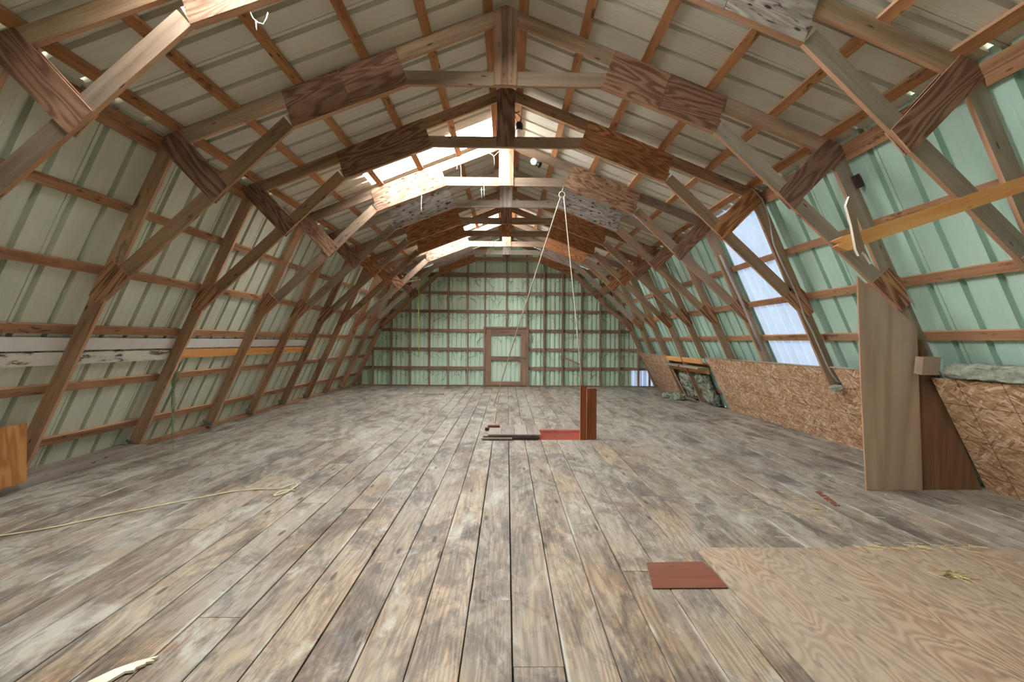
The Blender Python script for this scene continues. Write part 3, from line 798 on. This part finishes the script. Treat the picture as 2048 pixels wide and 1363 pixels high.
# ------------------------------------------------------------------ pulley rope, lamps, cables
rope = thing('pulley_rope', 'long pale rope hanging from a pulley on the collar tie', 'rope', (.93, 7.55, 3.9))
tube('rope_strand', [(.89, 7.54, 3.80), (.55, 8.2, 2.7), (.20, 9.1, 1.55), (-.09, 9.9, .55), (-.244, 10.35, .012)], .011, M['rope'], rope)
tube('rope_strand', [(.94, 7.54, 3.80), (1.02, 7.36, 2.8), (1.10, 7.15, 1.75), (1.165, 6.98, .795)], .009, M['rope'], rope)
tube('pulley_ring', [(.915+.05*math.cos(a), 7.545, 3.83+.05*math.sin(a)) for a in [i*math.pi/6 for i in range(13)]], .012, M['rope'], rope, sm=1)
tube('hook', [(.915, 7.545, 3.87), (.93, 7.555, 3.93), (.94, 7.575, 3.985)], .010, M['galv'], rope)

bulb = thing('light_bulb', 'white light bulb on the right rafter behind the large skylight', 'lamp', (.47, 7.55, 4.4))
B = Matrix.Translation((.46, 7.54, 4.355)) @ Matrix.Rotation(math.radians(125), 4, 'Y') @ Matrix.Rotation(math.radians(15), 4, 'X')
lathe('glass', [(.0, -.065), (.03, -.06), (.05, -.04), (.056, -.015), (.05, .015), (.032, .04), (.03, .055), (0, .055)], M['bulb'], bulb, B)
lathe('socket', [(0, .05), (.034, .05), (.036, .09), (.05, .1), (.05, .115), (0, .115)], M['black'], bulb, B)
jar = thing('jar_lamp', 'glass jar lamp with loose wires under the ridge', 'lamp', (.19, 6.62, 4.5))
J = Matrix.Translation((.185, 6.62, 4.50))
lathe('socket', [(0, .06), (.035, .06), (.055, .03), (.055, -.03), (.04, -.05), (0, -.05)], M['black'], jar, J)
lathe('glass', [(0, -.05), (.04, -.05), (.052, -.08), (.052, -.19), (.04, -.215), (0, -.215)], M['bulb'], jar, J)
tube('wire', [(.19, 6.62, 4.55), (.21, 6.60, 4.62), (.16, 6.58, 4.66), (.13, 6.6, 4.70)], .006, M['black'], jar)
tube('wire', [(.17, 6.62, 4.55), (.14, 6.6, 4.60), (.12, 6.58, 4.66), (.18, 6.6, 4.70)], .006, M['black'], jar)
tag(tube('white_cable', [(x, TY[2]-.022, z) for x, z in ((3.215, 3.47), (3.36, 3.33), (3.47, 3.02), (3.519, 2.743), (3.70, 2.35), (3.85, 2.03), (3.93, 1.80), (4.039, 1.60), (4.233, 1.167), (4.33, 1.0), (4.40, .93))], .012, M['cable']),
    'white electric cable running down the leg that ends above the strand board', 'cable')
tag(tube('thin_pipe', [(3.50, TY[3]-.03, 2.88), (3.86, TY[3]-.03, 2.12), (4.205, TY[3]-.03, 1.33)], .022, M['pipe'], seg=8),
    'chalky white pipe along the truss leg left of the bluish panel', 'pipe')

# twine
tag(tube('floor_twine', [(-3.9, 3.30, .008), (-3.476, 3.523, .006), (-3.158, 3.85, .008), (-2.75, 4.25, .006), (-2.565, 4.42, .007), (-2.35, 4.50, .008), (-2.16, 4.52, .01),
    (-2.08, 4.66, .012), (-2.02, 4.60, .014), (-2.03, 4.42, .012), (-2.10, 4.30, .01), (-2.09, 4.40, .016), (-2.03, 4.46, .012), (-1.98, 4.47, .008)], .006, M['straw_twine'], sm=4),
    'straw-coloured twine trailing over the left floor planks', 'twine')
tw = thing('hanging_twine', 'frayed green twine hanging beside the left truss leg with metal foot', 'twine', (-4.3, 6.0, 1.3))
for i in range(9):
    a = random.uniform(-.03, .03); b = random.uniform(-.04, .04)
    pts = [(-4.25+a*.2, 6.19+b*.2, 1.28-(i % 3)*.12), (-4.37+a, 6.2+b, .9), (-4.38-a*1.5, 6.2-b, .6), (-4.375+a, 6.2+b*1.5, .35), (-4.38+a*.6, 6.2, .12+.04*i)]
    tube('strand', pts, .0032, M['green_twine'], tw, seg=4, sm=3)
tube('strand', [(-4.25, 6.19, 1.30), (-4.37, 6.2, .7), (-4.38, 6.2, .012), (-4.40, 6.25, .008)], .003, M['green_twine'], tw, seg=4)
st8 = tag(tube('stick', [(-3.04, 13.55, 3.10), (-2.80, 13.55, 3.17), (-2.50, 13.55, 3.215)], .028, M['sliver'], seg=6), 'pale stick jutting from a far left strut with yellow twine', 'stick')
tag(tube('yellow_twine', [(-2.535, 13.515, 3.23), (-2.54, 13.51, 2.6), (-2.53, 13.55, 1.6), (-2.535, 13.55, .98), (-2.56, 13.55, 1.02)], .012, M['twine'], seg=5),
    'yellow twine hanging straight down in front of the gable wall', 'twine')
tag(tube('tangled_twine', [(-.38, TY[6]-.02, 3.99), (-.42, TY[6]-.03, 3.75), (-.48, TY[6]-.03, 3.55), (-.44, TY[6]-.03, 3.48), (-.33, TY[6]-.03, 3.55), (-.30, TY[6]-.03, 3.8), (-.36, TY[6]-.02, 3.985)], .007, M['straw_twine'], seg=5),
    'thin loop of twine hanging from a far collar tie left of the ridge plates', 'twine')

# white cobweb strands under the nearer trusses
def cobweb(label, pts_list):
    t = thing('cobweb_strand', label, 'cobweb', pts_list[0][0], 'dusty white cobweb strands')
    for p in pts_list: tube('thread', p, .0042, M['cob'], t, seg=4, sm=2)
yv = TY[3]-.02
cobweb('white cobweb thread under the left rafter beside the pale ridge plate', [[(-.28, yv, 4.50), (-.20, yv, 4.45), (-.195, yv, 4.30)], [(-.12, yv, 4.53), (-.20, yv, 4.45)]])
cobweb('white cobweb thread under the skylit rafter, left of the purlin', [[(-.74, yv, 4.30), (-.73, yv, 4.12), (-.745, yv, 4.02)], [(-.80, yv, 4.30), (-.80, yv, 4.24)]])
cobweb('ladder-shaped cobweb thread under the sunlit collar tie', [[(-.36, yv, 3.97), (-.35, yv, 3.78)], [(-.40, yv, 3.94), (-.39, yv, 3.76)], [(-.42, yv, 3.90), (-.34, yv, 3.91)]])
cobweb('white cobweb thread below the skylit crown gusset', [[(-1.37, yv, 3.80), (-1.375, yv, 3.66), (-1.37, yv, 3.55)]])
y0_ = TY[0]-.01
cobweb('white cobweb thread under the nearest truss at the picture top', [[(-1.72, y0_, 3.68), (-1.70, y0_, 3.62), (-1.63, y0_, 3.58), (-1.60, y0_, 3.66)], [(-1.68, y0_, 3.60), (-1.675, y0_, 3.54)], [(-1.95, y0_, 3.60), (-1.90, y0_, 3.64)]])
# dark dusty webs over the gable wall: nobody could count them
vv, ff = [], []
rc = random.Random(11)
def web(p, n=5, step=.07, r=.004):
    d = Vector((rc.uniform(-1, 1), 0, rc.uniform(-1, .4))).normalized(); q = Vector(p); prev = None
    for i in range(n):
        o = len(vv); nrm = Vector((-d.z, 0, d.x))*r
        vv.extend([q+nrm, q-nrm+Vector((0, -r, 0)), q-nrm+Vector((0, r, 0))])
        if prev is not None:
            for a in range(3): ff.append((prev+a, prev+(a+1) % 3, o+(a+1) % 3, o+a))
        prev = o
        d = (d+Vector((rc.uniform(-.8, .8), 0, rc.uniform(-.9, .5)))*.7).normalized(); q = q+d*step*rc.uniform(.5, 1.3)
        q.x = max(-4.5, min(4.5, q.x)); q.z = max(.05, q.z)
for i in range(620):
    z = rc.choice((.53, 1.13, 1.73, 2.35, 2.94, 3.5))-rc.uniform(0, .18); x = rc.uniform(-4.3, 4.3)
    if z > roof_z(x)-.4 or (abs(x) < .72 and z < 1.95): continue
    web((x, 14.945, z), rc.randint(3, 7), .06, rc.uniform(.002, .0045))
for i in range(40): web((rc.uniform(-.42, .42), 14.89, rc.choice((.8, 1.6))-rc.uniform(0, .15)), 4, .05, .002)
tag(link('cobwebs', mesh('cobwebs', vv, ff, [M['darkcob']])), 'dark dusty cobwebs spread over the mint gable wall', 'cobwebs', kind='stuff')

# ------------------------------------------------------------------ things on the floor
tag(link('hardboard_scrap', mesh('hardboard_scrap', [(x-1.12, y-2.88, z) for z in (.0008, .006) for x, y in ((.961, 3.036), (1.331, 3.054), (1.352, 2.95), (1.352, 2.728), (.903, 2.721))],
    [(0, 1, 2, 3, 4), (9, 8, 7, 6, 5)] + [(i, (i+1) % 5, 5+(i+1) % 5, 5+i) for i in range(5)], [M['hardboard']]), None, Matrix.Translation((1.12, 2.88, 0))),
    'reddish-brown hardboard scrap beside the plywood floor sheet', 'hardboard')
tag(link('thin_board', box_mesh(.62, 1.5, .012, [M['lid']]), None, frame_mw((-2.05, 13.3, .007), Vector((1, .12, 0)).normalized(), Vector((-.12, 1, 0)).normalized(), (0, 0, 1))),
    'thin grey board lying flat on the floor near the gable wall', 'board')
sl = [(-1.73, 1.93), (-1.66, 2.035), (-1.60, 2.085), (-1.532, 2.128), (-1.535, 2.108), (-1.55, 2.098), (-1.528, 2.094), (-1.556, 2.08), (-1.548, 2.068), (-1.575, 2.05), (-1.57, 2.03), (-1.60, 2.02), (-1.65, 1.90)]
n_ = len(sl)
tag(link('wood_splinter', mesh('wood_splinter', [(x+1.6, y-2.0, z+.002*(i % 3)) for z in (.001, .012) for i, (x, y) in enumerate(sl)],
    [tuple(range(n_)), tuple(range(2*n_-1, n_-1, -1))] + [(i, (i+1) % n_, n_+(i+1) % n_, n_+i) for i in range(n_)], [M['sliver']]), None, Matrix.Translation((-1.6, 2.0, 0))),
    'pale freshly split wood splinter on the front left floor', 'splinter')
tag(beam('wood_sliver', (3.07, 4.49, .006), (2.985, 4.11, .006), .05, .01, (0, 0, 1), M['hardboard']), 'thin brown wood sliver in front of the tall tan board', 'sliver')
def straw(name, label, c, n, sx, sy, seed):
    r = random.Random(seed); v, f = [], []
    for i in range(n):
        x, y = r.gauss(0, sx), r.gauss(0, sy); a = r.gauss(.1, .7); L = r.uniform(.03, .12); w = .0022
        d = Vector((math.cos(a), -math.sin(a)*.8, r.uniform(-.05, .05))); p = Vector((x, y, r.uniform(.004, .02)))
        q = p+d*L; q.z = max(.004, q.z); s_ = Vector((-d.y, d.x, 0)).normalized()*w
        o = len(v); v += [p-s_, p+s_, p+Vector((0, 0, w*1.6)), q-s_, q+s_, q+Vector((0, 0, w*1.6))]
        f += [(o, o+1, o+4, o+3), (o+1, o+2, o+5, o+4), (o+2, o, o+3, o+5), (o, o+2, o+1), (o+3, o+4, o+5)]
    return tag(link(name, mesh(name, v, f, [M['straw']]), None, Matrix.Translation((c[0], c[1], .005))), label, 'straw', kind='stuff')
straw('straw_clump', 'small clump of dry straw on the right plywood sheet', (2.80, 2.86), 45, .055, .035, 3)
straw('loose_straw', 'loose straw along the far edge of the right plywood sheet', (2.85, 3.25), 40, .22, .03, 4)
straw('straw_litter', 'sparse straw bits scattered over the right floor', (2.6, 4.05), 60, .45, .2, 5)
straw('hay_dust', 'dark hay litter along the foot of the left wall', (-4.3, 10.5), 260, .16, 1.6, 6)
